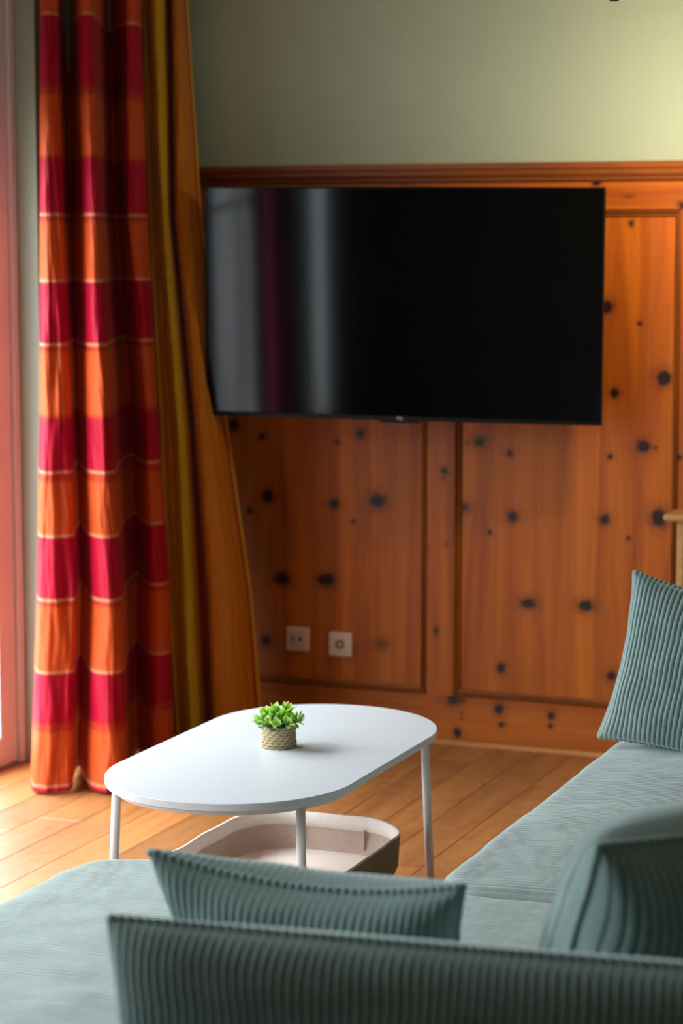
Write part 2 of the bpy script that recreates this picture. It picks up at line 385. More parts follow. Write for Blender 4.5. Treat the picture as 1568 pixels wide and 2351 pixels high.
extrude_x('cap_moulding', [(Y+.02, 1.838), (Y-.040, 1.838), (Y-.043, 1.835), (Y-.043, 1.821), (Y-.040, 1.818), (Y-.032, 1.818), (Y-.032, 1.8145), (Y-.037, 1.813), (Y-.036, 1.803), (Y-.028, 1.795),
    (Y-.019, 1.7945), (Y-.019, 1.7915), (Y-.024, 1.790), (Y-.024, 1.786), (Y-.021, 1.783), (Y-.012, 1.783), (Y-.012, 1.780), (Y+.02, 1.780)], -3.49, -.68, WOOD_MH, wall_back)
bb = extrude_x('baseboard_back', [(Y+.01, 0), (Y-.014, 0), (Y-.0135, .006), (Y-.010, .011), (Y-.004, .013), (Y+.01, .013)], -3.49, -.68, wood('pine_skirting', 0, (.60, .27, .08), (.40, .15, .04), .4, knots=False), None)
tag(bb, 'thin pale pine strip along the foot of the panelling', kind='structure')
bl = box("baseboard_left", (-3.416, 6.10, 0), (-3.404, BY-.015, .05), WOOD_MH); tag(bl, 'brown skirting along the left wall', kind='structure')

# ---- glazed door in the left wall
door = empty('door_1', (-3.55, 5.1, 0)); tag(door, 'glazed door in a white frame, pinkish from curtain light, at the left edge', kind='structure')
def dchild(name, a, b, m, bev=.003):
    o = box(name, (a[0]+3.55, a[1]-5.1, a[2]), (b[0]+3.55, b[1]-5.1, b[2]), m, door, bev); return o
dchild('door_jamb', (-3.62, 6.018, 0), (PX+.008, 6.05, DT), FRAMEP)
dchild('door_jamb', (-3.62, D0, 0), (PX+.008, D0+.04, DT), FRAMEP)
dchild('door_head', (-3.62, D0+.04, DT-.05), (PX+.008, 6.018, DT), FRAMEP)
dchild('door_stile', (-3.58, 5.915, .006), (-3.492, 6.013, DT-.055), FRAMEP, .006)
dchild('door_stile', (-3.58, 5.08, .006), (-3.492, 5.18, DT-.055), FRAMEP, .006)
dchild('door_rail', (-3.58, 5.18, .006), (-3.492, 5.915, .10), FRAMEP, .006)
dchild('added_daylight_stop', (-3.57, 5.18, 1.98), (-3.50, 5.915, DT-.055), FRAMEP, .006)  # unseen solid panel added to keep daylight off the curtain top
dchild('door_pane', (-3.545, 5.175, .095), (-3.533, 5.92, 1.985), GLASS, 0)
dchild('door_stile', (-3.58, D0+.042, .006), (-3.492, D0+.13, DT-.055), FRAMEP, .006)
dchild('door_stile', (-3.58, 4.99, .006), (-3.492, 5.075, DT-.055), FRAMEP, .006)
dchild('door_rail', (-3.58, D0+.13, .006), (-3.492, 4.99, .10), FRAMEP, .006)
dchild('added_daylight_stop', (-3.57, D0+.13, 1.98), (-3.50, 4.99, DT-.055), FRAMEP, .006)  # second unseen panel, likewise added to cut the high daylight
dchild('door_pane', (-3.545, D0+.125, .095), (-3.533, 4.995, 1.985), GLASS, 0)
dchild('door_sill', (-3.70, D0, -.01), (PX, 6.05, .006), METAL, .001)
# window further along the left wall (mirrored in the television)
win = empty('window_1', (-3.55, 2.55, 0)); tag(win, 'window in the left wall mirrored in the television screen', kind='structure')
def wchild(name, a, b, m, bev=.003): return box(name, (a[0]+3.55, a[1]-2.55, a[2]), (b[0]+3.55, b[1]-2.55, b[2]), m, win, bev)
for (a, b) in [((-3.53, W0, WB), (PX+.004, W0+.05, WT)), ((-3.53, W1-.05, WB), (PX+.004, W1, WT)), ((-3.53, W0+.05, WB), (PX+.004, W1-.05, WB+.06)), ((-3.53, W0+.05, WT-.06), (PX+.004, W1-.05, WT)), ((-3.515, W0+.05, 1.50), (PX-.002, W1-.05, 1.53))]:
    wchild('window_frame', a, b, FRAMEP)
wchild('window_pane', (-3.508, W0+.05, WB+.06), (-3.503, W1-.05, WT-.06), GLASS, 0)
w3 = box('window_2', (-3.478, -.66, .02), (-3.382, -.65, 2.2), GLASS); tag(w3, 'tall glazed slit in the wall behind the camera', kind='structure')

# ------------------------------------------------------------------ curtains
RED = (.44, .001, .024, 1); ORG = (.62, .082, .014, 1); STR = (.46, .035, .010, 1); PAL = (.72, .26, .13, 1)
BANDS = [(.000, RED), (.024, PAL), (.030, ORG), (.182, STR), (.203, PAL), (.207, RED), (.352, PAL), (.356, ORG), (.540, STR), (.560, PAL), (.564, RED), (.742, PAL), (.749, ORG), (.905, STR), (.928, PAL), (.932, RED),
    (1.088, STR), (1.098, ORG), (1.278, STR), (1.298, PAL), (1.302, RED), (1.484, PAL), (1.492, ORG), (1.655, STR), (1.674, PAL), (1.678, RED), (1.842, STR), (1.847, ORG), (2.026, STR), (2.046, PAL), (2.050, RED),
    (2.256, PAL), (2.262, ORG), (2.44, RED)]
def band_at(z):
    c = BANDS[0][1]
    for b, cc in BANDS:
        if z >= b: c = cc
        else: break
    return c
def world_from(px, depth, z):
    """plan position for a fold measured in the photo at a given distance; used once per fold line"""
    u = (px-784)/5220.0; cy, sy = math.cos(YAW), math.sin(YAW)
    zz = depth; # distance along the view axis
    c, s = math.cos(PITCH), math.sin(PITCH)
    # horizontal forward distance h satisfies depth = h*c + (1.6-z)*s
    h = (zz-(1.6-z)*s)/c; r = u*zz
    return Vector((-sy*h+cy*r, cy*h+sy*r, z))
def catmull(P, n):
    out = []
    for i in range(len(P)-1):
        p0 = P[max(i-1, 0)]; p1 = P[i]; p2 = P[i+1]; p3 = P[min(i+2, len(P)-1)]
        for k in range(n):
            t = k/n
            out.append(tuple(.5*((2*b)+(-a+c)*t+(2*a-5*b+4*c-d)*t*t+(-a+3*b-3*c+d)*t*t*t) for a, b, c, d in zip(p0, p1, p2, p3)))
    out.append(tuple(P[-1])); return out
def curtain(name, levels, colf, m, zmin, zmax, n=9, dz=.008, amp=.004, seed=0, parent=None, hem=None):
    """levels: list of (z, [(px, depth), ...]) fold tables, blended linearly with height"""
    levels = sorted(levels); nz = int((zmax-zmin)/dz)
    V, F, Cc = [], [], []; W = None
    for j in range(nz+1):
        z = zmin+(zmax-zmin)*j/nz
        lo = levels[0]; hi = levels[-1]
        for a, b in zip(levels, levels[1:]):
            if a[0] <= z <= b[0]: lo, hi = a, b
        if z <= levels[0][0]: lo = hi = levels[0]
        if z >= levels[-1][0]: lo = hi = levels[-1]
        t = 0 if hi[0] == lo[0] else (z-lo[0])/(hi[0]-lo[0])
        P = [(a[0]*(1-t)+b[0]*t, a[1]*(1-t)+b[1]*t) for a, b in zip(lo[1], hi[1])]
        Q = catmull(P, n); W = len(Q)
        for i, (px, dd) in enumerate(Q):
            nn = noise.noise(Vector((i*.16+seed, z*5.0, seed)))*amp*2 + noise.noise(Vector((i*.45+seed, z*11.0+i*.15, seed+5)))*amp
            zz = z + (hem(i/(W-1)) * max(0, 1-(z-zmin)/.4) if hem else 0)
            v = world_from(px, dd+nn, zz); V.append(tuple(v)); Cc.append(colf(z, i/(W-1)))
    for j in range(nz):
        for i in range(W-1):
            a = j*W+i; F.append((a, a+1, a+W+1, a+W))
    o = data_obj(name, V, F, m, parent, True, {'band': ('FLOAT_COLOR', Cc)})
    return o
# fold table of the red curtain: edge, crest, crest, edge | valley | fold 2 | recess | fold 3
D = 6.60
def lvl(pxs, ds): return list(zip(pxs, ds))
dR = [.12, .03, 0, .015, .05, .22, .34, .20, .05, .00, .02, .08, .34, .56, .44, .33, .31, .35, .46]
red_lv = [
 (0.02, lvl([70, 76, 100, 140, 165, 170, 181, 190, 208, 245, 278, 292, 300, 316, 328, 345, 372, 397, 402], [D+d for d in dR])),
 (0.55, lvl([84, 90, 112, 150, 175, 180, 188, 197, 215, 245, 270, 283, 292, 314, 326, 342, 364, 386, 392], [D+d for d in dR])),
 (1.10, lvl([90, 95, 112, 140, 164, 168, 176, 184, 200, 228, 250, 258, 270, 296, 312, 326, 342, 356, 362], [D+d for d in dR])),
 (1.68, lvl([91, 95, 108, 128, 144, 149, 162, 178, 196, 212, 226, 233, 244, 264, 282, 292, 300, 334, 340], [D+.02+d for d in dR])),
 (2.30, lvl([91, 95, 105, 122, 134, 140, 158, 168, 182, 196, 212, 218, 234, 250, 270, 286, 296, 318, 326], [D+.05+d for d in dR]))]
cur = empty('curtain', (-3.2, 5.75, 0)); cz = cur.location
tag(cur, 'floor length curtain in crimson and orange bands, bunched beside the door', 'curtain')
def adopt(o, e):
    for v in o.data.vertices: v.co -= e.location
    o.parent = e; return o
o = curtain('banded_cloth', red_lv, lambda z, u: band_at(z), CURT, .010, 2.55, amp=.005, seed=3, hem=lambda u: .0)
adopt(o, cur)
# gold striped reverse
GOL = (.56, .35, .015, 1); OBR = (.56, .19, .012, 1); RDO = (.42, .05, .008, 1); YEL = (.72, .44, .03, 1)
def lin_col(z, u):
    st = [(.0, OBR), (.10, GOL), (.14, OBR), (.22, OBR), (.28, GOL), (.42, OBR), (.50, RDO), (.58, OBR), (.90, RDO), (.955, YEL), (1.1, YEL)]
    c = OBR
    for a, cc in st:
        if u >= a: c = cc
    return c
dG = [.56, .50, .46, .50, .48, .43, .45, .50, .58, .48, .46, .47, .50, .54, .58, .62]
gold_lv = [
 (0.00, lvl([392, 402, 412, 425, 430, 442, 458, 470, 482, 496, 520, 545, 565, 585, 598, 608], [6.58+d for d in dG])),
 (0.50, lvl([372, 380, 392, 408, 412, 425, 442, 452, 468, 482, 505, 530, 548, 562, 570, 578], [6.58+d for d in dG])),
 (1.04, lvl([350, 358, 370, 386, 398, 408, 422, 432, 440, 450, 465, 480, 494, 505, 513, 521], [6.60+d for d in dG])),
 (1.68, lvl([328, 336, 345, 355, 362, 372, 384, 390, 396, 405, 418, 430, 440, 450, 457, 463], [6.62+d for d in dG])),
 (2.35, lvl([312, 322, 330, 337, 342, 352, 372, 381, 390, 396, 401, 406, 412, 418, 426, 432], [6.64+d for d in dG]))]
cur2 = empty('curtain', (-3.1, 6.5, 0))
tag(cur2, 'gold, ochre and rust striped curtain hanging between the crimson one and the television', 'curtain')
adopt(curtain('striped_cloth', gold_lv, lin_col, LINING, .006, 2.55, amp=.004, seed=11), cur2)
# curtains beside the mirrored window
def plain_curtain(name, y0, y1, col, label, x=PX+.10, along=1, z1=2.5):
    V, F, Cc = [], [], []; n = 60; zs = [0.02+i*(z1-.02)/20 for i in range(21)]
    for z in zs:
        for i in range(n+1):
            t = i/n; off = .035*math.sin(t*math.pi*2*5+.3*math.sin(z*2))
            V.append((x+off, y0+(y1-y0)*t, z) if along else (y0+(y1-y0)*t, x+off, z)); Cc.append(band_at(z) if col is None else col)
    for j in range(20):
        for i in range(n):
            a = j*(n+1)+i; F.append((a, a+1, a+n+2, a+n+1))
    return tag(data_obj(name, V, F, CURT, None, True, {'band': ('FLOAT_COLOR', Cc)}), label, 'curtain')
plain_curtain('curtain', 1.15, 2.0, (.42, .03, .12, 1), 'crimson curtain beside the second window, seen only in the screen')
plain_curtain('curtain', -3.375, -3.30, (.5, .10, .06, 1), 'narrow rust curtain on the wall behind the camera', x=-.50, along=0)

# ------------------------------------------------------------------ television
tv = empty('television', (-2.417, 6.498, 1.408)); tv.rotation_mode = 'XYZ'
tv.rotation_euler = (.0355, -.0085*-1, .1428)   # tipped forward a little and swung on its arm
tag(tv, 'black flat screen television mounted on the pine panelling', 'television')
tw, th = 1.235/2, .708/2
box('housing', (-tw, 0, -th), (tw, .022, th), BLACK, tv, .003)
box('back_box', (-.34, .022, -.28), (.34, .060, .12), BLACK, tv, .008)
bm = bmesh.new(); add_box(bm, (-tw+.006, -.0016, -th+.014), (tw-.006, -.0002, th-.006), .0006, 1); mesh_obj('screen', bm, SCREEN, tv)
bm = bmesh.new()
for a, b in [((-tw, -.003, th-.005), (tw, 0, th)), ((-tw, -.003, -th), (-tw+.005, 0, th-.005)), ((tw-.005, -.003, -th), (tw, 0, th-.005)), ((-tw+.005, -.003, -th), (tw-.005, 0, -th+.013))]: add_box(bm, a, b, .0008, 1)
mesh_obj('bezel', bm, BLACK, tv)
box('sensor_bar', (-.062, -.003, -th-.007), (.062, .014, -th+.0005), BLACK, tv, .0015)
fc = bpy.data.curves.new('logo', 'FONT'); fc.body = 'TCL'; fc.size = .0115; fc.align_x = 'CENTER'; fc.align_y = 'CENTER'; fc.extrude = .0003
fo = bpy.data.objects.new('logo_curve', fc); COL.objects.link(fo); bpy.context.view_layer.update()
lme = bpy.data.meshes.new_from_object(fo.evaluated_get(bpy.context.evaluated_depsgraph_get())); bpy.data.objects.remove(fo)
lo = bpy.data.objects.new('logo', lme); COL.objects.link(lo); lo.parent = tv; lo.location = (0, -.0034, -th+.006); lo.rotation_euler = (math.pi/2, 0, 0); lme.materials.clear(); lme.materials.append(TEXTM)
box('mount_plate', (-.12, .060, -.12), (.12, .066, .12), BLACK, tv, .001)
bm = bmesh.new(); add_tube(bm, (0, .066, 0), (-.02, BY+.004-6.498-.012, .0), .016); mesh_obj('mount_arm', bm, BLACK, tv)
bm = bmesh.new(); add_box(bm, (-.10, BY-6.498-.012, -.12), (.06, BY-6.498-.004, .12), .001, 1)
wp = mesh_obj('wall_plate', bm, BLACK, tv)

# ------------------------------------------------------------------ wall sockets
def rounded_plate(bm, s, y0, y1, r, bev):
    res = bmesh.ops.create_cube(bm, size=1.0)['verts']
    for v in res: v.co = Vector((v.co.x*s, y0+(v.co.y+.5)*(y1-y0), v.co.z*s))
    es = [e for e in {e for v in res for e in v.link_edges} if abs((e.verts[0].co-e.verts[1].co).y) > 1e-5]
    bmesh.ops.bevel(bm, geom=es, offset=r, segments=5, affect='EDGES', profile=.5)
    es = [e for e in bm.edges if e.verts[0].co.y < y0+1e-6 and e.verts[1].co.y < y0+1e-6]
    if bev: bmesh.ops.bevel(bm, geom=es, offset=bev, segments=3, affect='EDGES', profile=.5)
def disc(name, x, z, r, y, m, parent, depth=.002, n=24):
    bm = bmesh.new(); add_tube(bm, (x, y, z), (x, y+depth, z), r, n=n); return mesh_obj(name, bm, m, parent)
PF = BY+.010
s1 = empty('wall_socket', (-2.873, PF, .304)); tag(s1, 'cream antenna socket with two round openings, the left one below the television', 'socket')
bm = bmesh.new(); rounded_plate(bm, .079, -.010, 0, .006, .003); mesh_obj('cover_plate', bm, PLATE, s1)
bm = bmesh.new(); rounded_plate(bm, .055, -.0125, -.008, .003, .001); mesh_obj('insert', bm, PLATE2, s1)
for dx in (-.0135, .0135):
    disc('collar', dx, .002, .0078, -.0150, PLATE2, s1, .003); disc('opening', dx, .002, .0058, -.0156, HOLE, s1, .001)
s2 = empty('wall_socket', (-2.7215, PF, .297)); tag(s2, 'cream power socket with a round recess, the right one below the television', 'socket')
bm = bmesh.new(); rounded_plate(bm, .079, -.010, 0, .006, .003); mesh_obj('cover_plate', bm, PLATE, s2)
bm = bmesh.new()
n = 36
rings = [(.027, -.0122), (.0195, -.0122), (.0185, -.0108), (.0175, -.0090+.0050)]
VV = []
bm2 = bmesh.new(); rounded_plate(bm2, .055, -.0120, -.008, .003, .001); mesh_obj('insert', bm2, PLATE, s2)
for r, y in rings[1:]: VV.append([bm.verts.new((r*math.cos(2*math.pi*i/n), y-.0012, r*math.sin(2*math.pi*i/n))) for i in range(n)])
VV.insert(0, [bm.verts.new((.0205*math.cos(2*math.pi*i/n), -.0120, .0205*math.sin(2*math.pi*i/n))) for i in range(n)])
for A, B in zip(VV, VV[1:]):
    for i in range(n): bm.faces.new((A[i], A[(i+1) % n], B[(i+1) % n], B[i]))
mesh_obj('recess_rim', bm, PLATE, s2, True)
disc('recess', 0, 0, .0170, -.0124, mat('recess_shade', (.20, .15, .12), .6)[0], s2, .001, 36)
bm = bmesh.new(); add_box(bm, (-.0125, -.0136, -.005), (.0125, -.0118, .005), .002, 2); mesh_obj('contact_block', bm, PLATE2, s2)
for dx in (-.0095, .0095): disc('opening', dx, 0, .0027, -.0140, HOLE, s2, .0006, 16)
for dz in (-.0145, .0145):
    bm = bmesh.new(); add_box(bm, (-.002, -.0142, dz-.0028), (.002, -.0120, dz+.0028), .0006, 1); mesh_obj('earth_clip', bm, METAL, s2)

# ------------------------------------------------------------------ pine sideboard at the right edge
sb = empty('sideboard', (-1.3, 6.66, 0)); tag(sb, 'pale pine cabinet edge with rounded top board at the right frame edge', 'cabinet')
def sbox(name, a, b, m=WOOD_L, bev=.003): return box(name, (a[0]+1.3, a[1]-6.66, a[2]), (b[0]+1.3, b[1]-6.66, b[2]), m, sb, bev, 3)
sbox('top_board', (-1.612, 6.575, .772), (-.95, BY-.046, .794), bev=.008)
sbox('side_panel', (-1.575, 6.60, 0), (-1.553, BY-.046, .772))
sbox('side_panel', (-1.02, 6.60, 0), (-1.0, BY-.046, .772))
sbox('back_panel', (-1.553, 6.70, .02), (-1.02, 6.71, .772))
sbox('door', (-1.550, 6.598, .06), (-1.29, 6.612, .765)); sbox('door', (-1.286, 6.598, .06), (-1.023, 6.612, .765))
sbox('plinth', (-1.55, 6.615, 0), (-1.02, 6.63, .058))

# ------------------------------------------------------------------ lamps: a ceiling spot whose tip dips into the frame, a wall lamp beyond the right edge
DARKM = mat('dark_bronze_metal', (.05, .045, .04), .4, metal=.8)[0]
lm = empty('ceiling_spot', (-1.491, 5.50, 2.62)); tag(lm, 'small dark ceiling spot just touching the top edge at the right', 'lamp')
bm = bmesh.new(); add_tube(bm, (0, 0, -.02), (0, 0, 0), .045, .045); mesh_obj('canopy', bm, DARKM, lm)
bm = bmesh.new(); add_tube(bm, (0, 0, -.36), (0, 0, -.02), .006); mesh_obj('rod', bm, DARKM, lm)
bm = bmesh.new(); add_tube(bm, (0, 0, -.427), (0, 0, -.34), .020, .028); add_tube(bm, (0, 0, -.439), (0, 0, -.427), .010, .020); mesh_obj('shade', bm, DARKM, lm)
wl = empty('wall_lamp', (-1.36, BY, 1.96)); tag(wl, 'dark wall lamp on the plaster just beyond the right edge', 'lamp')
bm = bmesh.new(); add_tube(bm, (.10, -.004, .06), (.10, .022, .06), .05, .05, 28); mesh_obj('wall_plate', bm, DARKM, wl)
bm = bmesh.new(); add_tube(bm, (.10, 0, .06), (.012, BULB.y-BY-.03, -.01), .007); mesh_obj('arm', bm, DARKM, wl)
c0 = BULB-Vector(wl.location)
bm = bmesh.new(); add_tube(bm, c0-lamp_dir*.09, c0-lamp_dir*.02, .022, .058, 28, caps=False); add_tube(bm, c0-lamp_dir*.10, c0-lamp_dir*.09, .018, .022, 28); mesh_obj('shade', bm, DARKM, wl, True)

# ------------------------------------------------------------------ coffee table
TC = Vector((-2.079, 4.783, 0)); TZ = .420
tb = empty('coffee_table', TC); tag(tb, 'white oval coffee table with round metal legs and a felt tray slung underneath', 'table')
def stadium(hw, hl, n=64):
    P = []; s = hl-hw
    for i in range(n+1):
        t = math.pi*i/n; P.append((hw*math.cos(t), s+hw*math.sin(t)))
    for i in range(n+1):
        t = math.pi+math.pi*i/n; P.append((hw*math.cos(t), -s+hw*math.sin(t)))
    return P
def slab(name, rings, m, parent, cap0=True, cap1=True, n=64, smooth=True):
    bm = bmesh.new(); RR = []
    for hw, hl, z in rings: RR.append([bm.verts.new((x, y, z)) for x, y in stadium(hw, hl, n)])
    k = len(RR[0])
    for A, B in zip(RR, RR[1:]):
        for i in range(k): bm.faces.new((A[i], A[(i+1) % k], B[(i+1) % k], B[i]))
    if cap0: bm.faces.new(RR[0][::-1])
    if cap1: bm.faces.new(RR[-1])
    o = mesh_obj(name, bm, m, parent, True)
    o.data.set_sharp_from_angle(angle=R(30))
    return o
hw, hl = .2852, .5412
slab('tabletop', [(hw-.001, hl-.001, TZ-.0165), (hw, hl, TZ-.0155), (hw, hl, TZ-.0012), (hw-.0012, hl-.0012, TZ)], WHITE, tb)
slab('under_frame', [(hw-.022, hl-.022, TZ-.031), (hw-.0195, hl-.0195, TZ-.029), (hw-.019, hl-.019, TZ-.0165)], WHITEM, tb)
for sx_ in (-1, 1):
    for sy_ in (-1, 1):
        p = Vector((sx_*.221, sy_*.392, TZ-.03)); q = p+Vector((sx_*.013, sy_*.014, -(TZ-.03)))
        bm = bmesh.new(); add_tube(bm, p+Vector((0, 0, .004)), q+(p-q)*.008, .0105, .0105, 24)
        lg = mesh_obj('leg', bm, WHITEM, tb, True)
        bm = bmesh.new(); add_tube(bm, q, q+(p-q)*.012, .0112, .0112, 20); mesh_obj('foot_cap', bm, mat('foot_grey', (.3, .3, .3), .6)[0] if 'foot_grey' not in bpy.data.materials else bpy.data.materials['foot_grey'], lg)
# felt tray
def rrect(hx, hy, r, n=10):
    P = []
    for cx, cy, a0 in ((hx-r, hy-r, 0), (-hx+r, hy-r, 90), (-hx+r, -hy+r, 180), (hx-r, -hy+r, 270)):
        for i in range(n+1):
            t = R(a0+90*i/n); P.append((cx+r*math.cos(t), cy+r*math.sin(t)))
    return P
def tray_shell(name, rings, m, parent, close=None, wav=0):
    bm = bmesh.new(); RR = []
    for (hx, hy, r, z) in rings:
        P = rrect(hx, hy, r)
        # resample edges so the cloth can sag between corners
        Q = []
        for a, b in zip(P, P[1:]+P[:1]):
            L = math.dist(a, b); k = max(1, int(L/.02))
            for i in range(k): Q.append((a[0]+(b[0]-a[0])*i/k, a[1]+(b[1]-a[1])*i/k))
        RR.append([bm.verts.new((x, y, z+wav*noise.noise(Vector((x*9, y*9, 1)))*(1 if z > .12 else 0))) for x, y in Q])
    K = min(len(r_) for r_ in RR)
    RR = [r_ for r_ in RR]
    for A, B in zip(RR, RR[1:]):
        ka, kb = len(A), len(B)
        if ka == kb:
            for i in range(ka): bm.faces.new((A[i], A[(i+1) % ka], B[(i+1) % kb], B[i]))
        else: bmesh.ops.bridge_loops(bm, edges=[bm.edges.get((A[i], A[(i+1) % ka])) or bm.edges.new((A[i], A[(i+1) % ka])) for i in range(ka)]+[bm.edges.get((B[i], B[(i+1) % kb])) or bm.edges.new((B[i], B[(i+1) % kb])) for i in range(kb)])
    if close is not None: bm.faces.new(RR[close])
    return mesh_obj(name, bm, m, parent, True)
RZ = .182; bx, by, br = .222, .345, .150
tray = tray_shell('storage_tray', [(bx-.012, by-.012, br, .078), (bx-.004, by-.004, br, .10), (bx, by, br, RZ-.004), (bx, by, br, RZ)], BASKO, tb, wav=.004)
tray_shell('tray_lining', [(bx-.004, by-.004, br-.002, RZ-.03), (bx-.009, by-.009, br-.003, .105), (bx-.018, by-.018, br, .088)], BASK, tray)
tray_shell('tray_cuff', [(bx+.0008, by+.0008, br, RZ-.003), (bx-.001, by-.001, br, RZ+.001), (bx-.005, by-.005, br-.001, RZ-.001), (bx-.006, by-.006, br-.002, RZ-.034), (bx-.0035, by-.0035, br-.002, RZ-.036)], CUFF, tray, wav=.004)
bm = bmesh.new(); vs = [bm.verts.new((x, y, .088+.004*math.cos(x*8))) for x, y in rrect(bx-.017, by-.017, br)]; bm.faces.new(vs); vs2 = [bm.verts.new((x, y, .080)) for x, y in rrect(bx-.013, by-.013, br)]; bm.faces.new(vs2[::-1])
mesh_obj('tray_floor', bm, mat('tray_floor_felt', (.62, .53, .48), .95, .1, sheen=.3)[0], tray)
for (sx_, sy_) in ((.085, 1), (-.085, 1), (.085, -1), (-.085, -1)):
    bm = bmesh.new(); add_box(bm, (sx_-.0016, sy_*(by-.013)-.0015, .09), (sx_+.0016, sy_*(by-.009)+.0015, RZ-.03), .0008, 2); mesh_obj('seam', bm, BASK, tray)

# ------------------------------------------------------------------ potted plant
pp = empty('potted_plant', (-2.090, 4.808, TZ+.0005)); tag(pp, 'small artificial plant with lime tipped leaves in a rope wrapped pot', 'plant')
pr = .0385
lathe('pot', [(pr-.004, .0), (pr-.003, .001), (pr-.003, .053), (pr-.006, .053), (pr-.007, .046), (.001, .046)], ROPE, pp)
NR = 8; rh = .0066
for k in range(NR):
    nu, nv = 96, 8; V, F, A = [], [], []
    zc = .0038+k*rh; rr = pr+.0006*math.sin(k*2.1)
    for i in range(nu):
        th_ = 2*math.pi*i/nu; cx_ = .0008*math.sin(th_*2+k)
        for j in range(nv):
            ph = 2*math.pi*j/nv; tw_ = ph-th_*8+k*1.3
            s = abs(math.cos(tw_)); r_ = .0034*(.66+.50*s)
            R_ = rr+cx_+r_*math.cos(ph); V.append((R_*math.cos(th_), R_*math.sin(th_), zc+r_*math.sin(ph)*1.08+.0006*math.sin(th_+k))); A.append(s*min(1, .35+max(0, math.cos(ph))))
    for i in range(nu):
        for j in range(nv):
            F.append((i*nv+j, ((i+1) % nu)*nv+j, ((i+1) % nu)*nv+(j+1) % nv, i*nv+(j+1) % nv))
    data_obj('rope_coil', V, F, ROPE, pp, True, {'rib': ('FLOAT', A)})
bm = bmesh.new(); bmesh.ops.create_icosphere(bm, subdivisions=3, radius=1)
for v in bm.verts: v.co = Vector((v.co.x*.030, v.co.y*.030, .046+v.co.z*.012*(1+.4*noise.noise(v.co*4))))
mesh_obj('moss', bm, SOIL, pp, True)
def leaf_mesh(L, Wd, curl, m):
    bm = bmesh.new(); rows = []; ns = 7
    for i in range(ns+1):
        t = i/ns; wv = Wd*(.16+.84*math.sin(math.pi*min(1, t**1.35*.98+.02))**.8) if i < ns else Wd*.22
        z = L*t; yy = -curl*t*t*L
        rows.append([bm.verts.new((wv*a, yy+abs(a)*wv*.35, z)) for a in (-1, -.5, 0, .5, 1)])
    for A, B in zip(rows, rows[1:]):
        for i in range(4): bm.faces.new((A[i], A[i+1], B[i+1], B[i]))
    bmesh.ops.solidify(bm, geom=bm.faces[:], thickness=.0009)
    me = bpy.data.meshes.new('leaf'); bm.to_mesh(me); bm.free()
    for p in me.polygons: p.use_smooth = True
    me.materials.append(m); return me
LM = [leaf_mesh(.024, .0072, .30, LEAF), leaf_mesh(.020, .0078, .5, LEAF), leaf_mesh(.026, .0062, .12, LEAF)]
LG = [leaf_mesh(.024, .0088, .25, LEAF2), leaf_mesh(.022, .0078, .1, LEAF2)]
def put_leaf(me, base, dirv, roll):
    o = bpy.data.objects.new('leaf', me); COL.objects.link(o); o.parent = pp
    q = dirv.to_track_quat('Z', 'Y'); o.rotation_mode = 'QUATERNION'
    o.rotation_quaternion = q @ Matrix.Rotation(roll, 4, 'Z').to_quaternion(); o.location = base
    s = random.uniform(.82, 1.15); o.scale = (s, s, s)
rnd = random.Random(5)
sprigs = [(0, 0, .10), (0, 0, .5)]
for k in range(6): a = k*math.pi/3+.3; sprigs.append((.014*math.cos(a), .014*math.sin(a), .35))
for k in range(10): a = k*math.pi/5; sprigs.append((.027*math.cos(a), .027*math.sin(a), .95))
for (x_, y_, tilt) in sprigs:
    a = math.atan2(y_, x_) if (x_ or y_) else rnd.uniform(0, 6.28)
    ax = Vector((math.cos(a)*math.sin(tilt), math.sin(a)*math.sin(tilt), math.cos(tilt)))
    L = rnd.uniform(.024, .036) if tilt < .6 else rnd.uniform(.016, .026)
    b0 = Vector((x_, y_, .048)); tip = b0+ax*L
    bm = bmesh.new(); add_tube(bm, b0-ax*.006, tip, .0011, .0008, 8); mesh_obj('stem', bm, LEAF2, pp, True)
    side = ax.orthogonal().normalized()
    for lev, (tt, n_, sp) in enumerate(((.25, 3, .95), (.65, 3, .65), (1.0, 3, .33))):
        for q_ in range(n_):
            an = 2*math.pi*q_/n_+lev*1.0+rnd.uniform(-.3, .3)
            s_ = Matrix.Rotation(an, 4, ax) @ side
            d_ = (ax*math.cos(sp)+s_*math.sin(sp)).normalized()
            if d_.z < -.15: continue
            grey = lev == 0 and tilt > .6
            bse = b0+ax*L*tt
            me = rnd.choice(LG) if grey else rnd.choice(LM)
            put_leaf(me, bse, d_, rnd.uniform(-.5, .5) + (math.pi if rnd.random() < .5 else 0))
for az, el in ((3.05, .35), (3.25, .55), (2.85, .15), (3.3, .22)):   # the thin pale sprig reaching left
    d_ = Vector((math.cos(az)*math.cos(el), math.sin(az)*math.cos(el), math.sin(el)))
    put_leaf(LM[2], Vector((-.030, -.004, .055))+d_*.006, d_, 0)

